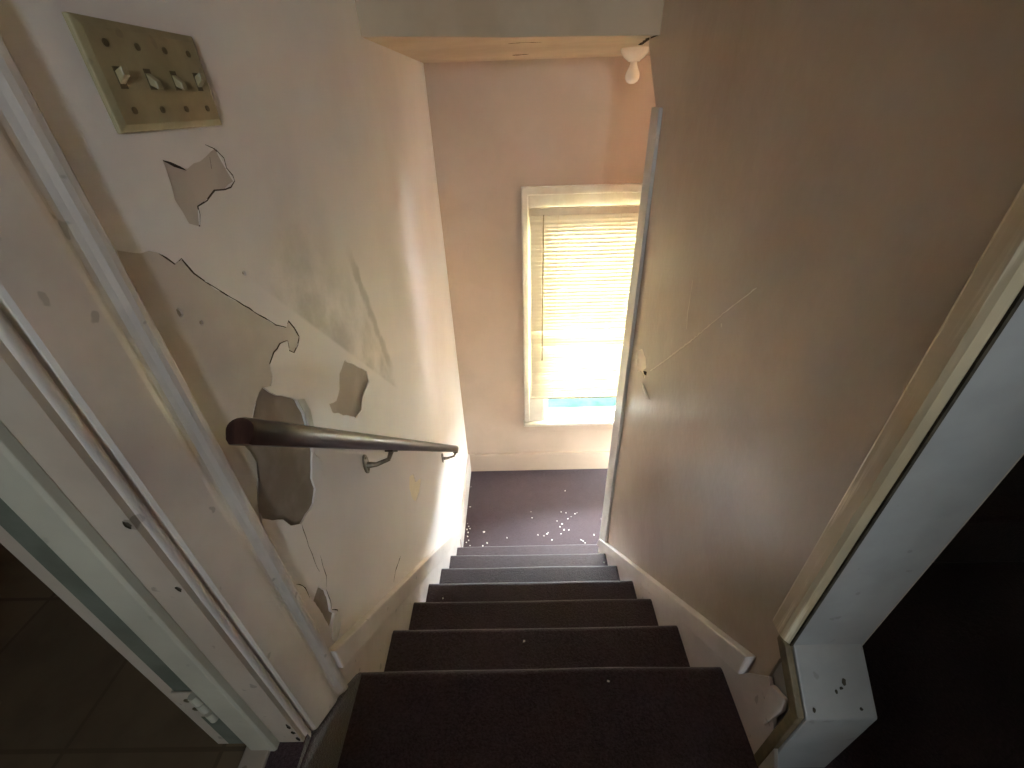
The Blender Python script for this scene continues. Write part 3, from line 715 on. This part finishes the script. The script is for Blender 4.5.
for j in range(4):
    yc = 0.276 + j * 0.046; zc = 1.022
    for dz in (-0.030, 0.030):
        bm = bmesh.new(); bm_tube(bm, [(XL + 0.0082, yc, zc + dz), (XL + 0.0098, yc, zc + dz)], 0.0036, 10); obj('screw', bm, M_SCREW, pl)
    bm = bmesh.new(); bm_box(bm, XL + 0.0080, XL + 0.0092, yc - 0.0052, yc + 0.0052, zc - 0.010, zc + 0.010)
    tg = obj('toggle_slot', bm, M_SLOT, pl)
    dn = -1 if j in (1, 2) else 1
    bm = bmesh.new()
    pr_ = [(XL + 0.009, zc - 0.006), (XL + 0.009, zc + 0.006), (XL + 0.0175, zc + 0.006 * 0.7 + dn * 0.006), (XL + 0.0175, zc - 0.006 * 0.7 + dn * 0.006)]
    bm_prism(bm, pr_, 'y', yc - 0.0045, yc + 0.0045)
    obj('toggle', bm, M_TOG, tg, bevel=0.001)

# ------------------------------------------------------------------ ceiling lamp holder with its bare bulb
cl = thing('ceiling_light', 'bare white bulb in a porcelain holder under the landing ceiling', 'ceiling light', (0.486, 1.953, SOF))
c = (0.486, 1.953, SOF)
bm = bmesh.new(); bm_lathe(bm, [(0.0, 0.0), (0.058, 0.0), (0.058, -0.008), (0.054, -0.018), (0.040, -0.034), (0.027, -0.042), (0.024, -0.046), (0.0, -0.046)], c, 32); obj('lamp_holder', bm, M_PORC, cl, smooth=True)
bm = bmesh.new(); bm_lathe(bm, [(0.0, -0.0445), (0.0135, -0.0445), (0.0150, -0.054), (0.0180, -0.062), (0.0230, -0.072), (0.0280, -0.083), (0.0300, -0.093), (0.0290, -0.104), (0.0235, -0.114), (0.012, -0.121), (0.0, -0.1225)], c, 28); obj('bulb', bm, M_BULB, cl, smooth=True)

# ------------------------------------------------------------------ venetian blind
vb = thing('venetian_blind', 'cream slatted blind lowered over the landing window', 'window blind', (0.53, FAR - 0.055, 0.45))
BX0, BX1, BY = 0.064, 1.000, FAR - 0.060
prism('headrail', [(BY - 0.018, 0.470), (BY + 0.018, 0.470), (BY + 0.018, 0.434), (BY + 0.012, 0.431), (BY - 0.012, 0.431), (BY - 0.018, 0.436)], 'x', BX0 - 0.010, BX1 + 0.010, M_BLINDR, vb, bevel=0.001)
NS = 54; ZT, ZB = 0.420, -0.836
bm = bmesh.new()
gap = {31: 0.010, 36: 0.013, 47: 0.006, 45: 0.005}
for i in range(NS):
    z = ZT + (ZB - ZT) * i / (NS - 1)
    tilt = math.radians(77 + random.uniform(-3, 3) - (26 if i in (31, 36) else 0) - (10 if i in (32, 37, 45) else 0))
    sag = random.uniform(-0.0015, 0.0015); skew = random.uniform(-0.002, 0.002)
    nx = 12; rows = []
    for a in range(nx + 1):
        x = BX0 + (BX1 - BX0) * a / nx
        row = []
        for b_ in range(5):
            u = (b_ / 4 - 0.5) * 0.033
            crown = 0.0022 * (1 - (2 * b_ / 4 - 1) ** 2)
            zz = z + sag * math.sin(math.pi * a / nx * 1.5) + skew * (a / nx - 0.5)
            # room edge of each slat turned down
            row.append(bm.verts.new((x, BY + u * math.cos(tilt) - crown * math.sin(tilt), zz + u * math.sin(tilt) + crown * math.cos(tilt))))
        rows.append(row)
    for A_, B_ in zip(rows, rows[1:]):
        for q in range(4): bm.faces.new((A_[q], B_[q], B_[q + 1], A_[q + 1]))
me = bpy.data.meshes.new('slats'); bm.to_mesh(me); bm.free()
for p in me.polygons: p.use_smooth = True
me.materials.append(M_SLAT)
so = bpy.data.objects.new('slats', me); COL.objects.link(so); so.parent = vb; so.matrix_parent_inverse = vb.matrix_world.inverted()
prism('bottom_rail', [(BY - 0.012, -0.862), (BY + 0.012, -0.862), (BY + 0.012, -0.848), (BY + 0.006, -0.845), (BY - 0.006, -0.845), (BY - 0.012, -0.848)], 'x', BX0, BX1, M_BLINDR, vb, bevel=0.001)
for xx in (0.222, 0.585, 0.90):
    bm = bmesh.new()
    for yy in (BY - 0.0145, BY + 0.0145): bm_tube(bm, [(xx, yy, 0.432), (xx, yy, -0.860)], 0.0011, 6)
    obj('ladder_cord', bm, M_CORD, vb)
bm = bmesh.new(); bm_tube(bm, [(0.137, BY - 0.022, 0.436), (0.137, BY - 0.026, 0.42), (0.139, BY - 0.026, -0.50)], 0.0042, 6); bm_tube(bm, [(0.139, BY - 0.026, -0.50), (0.139, BY - 0.026, -0.52)], [0.0042, 0.006], 6)
obj('tilt_wand', bm, M_WAND, vb)

# ------------------------------------------------------------------ paint chips fallen on the carpet
def chip(x, y, z, s, label, group):
    bm = bmesh.new()
    n = random.randint(5, 7)
    ph = random.uniform(0, 6); el = random.uniform(0.45, 1.0)
    pts = []
    for j in range(n):
        a = ph + 2 * math.pi * j / n; r = s * random.uniform(0.6, 1.15)
        u, v = r * math.cos(a), r * el * math.sin(a)
        pts.append((x + u * math.cos(ph) - v * math.sin(ph), y + u * math.sin(ph) + v * math.cos(ph)))
    a = [bm.verts.new((p[0], p[1], z + 0.0004 + random.uniform(0, 0.0018))) for p in pts]
    b = [bm.verts.new((v.co.x, v.co.y, v.co.z + 0.0014)) for v in a]
    bm.faces.new(a[::-1]); bm.faces.new(b)
    for j in range(n): bm.faces.new((a[j], a[(j + 1) % n], b[(j + 1) % n], b[j]))
    return tag(obj('paint_chip', bm, M_CHIP), label, 'paint chip', group)
for i, (x, y) in enumerate(CHIPS):
    if x < XL + 0.02: x = XL + 0.03 + (x + 0.58) * 0.4
    if y < 1.475: continue
    big = (abs(x + 0.308) < 0.003 and y > 1.7)
    s = 0.0105 if big else random.uniform(0.0045, 0.0085)
    if big: chip(x, y, ZL, s, 'largest white paint chip lying alone on the left half of the landing', None)
    elif x < -0.35: chip(x, y, ZL, s, 'small white paint chip on the landing carpet along the left wall', 'paint chips along the left wall')
    elif x < 0.0: chip(x, y, ZL, s, 'small white paint chip on the left half of the landing carpet', 'paint chips left of the middle of the landing')
    else: chip(x, y, ZL, s, 'white paint chip scattered on the right half of the landing carpet', 'paint chips on the right of the landing')
for (kx, px_, py_, lab) in CHIPSTEP:
    chip(px_, py_, kx, 0.0045, lab, None)

# ------------------------------------------------------------------ outside
tag(box('lawn', -14, 14, FAR + 0.6, 26, -4.3, -4.2, M_LAWN), 'bright green lawn seen through the gap under the blind', 'lawn')
bpy.data.objects['lawn']['kind'] = 'stuff'

box('eave_sky_block', -3.0, 4.0, FAR + 0.152, FAR + 0.80, 0.80, 0.95, M_WIN)  # added out of view to keep sky light off the upper slats
struct(bpy.data.objects['eave_sky_block'], 'unseen white overhang added outside to cut sky light on the blind')
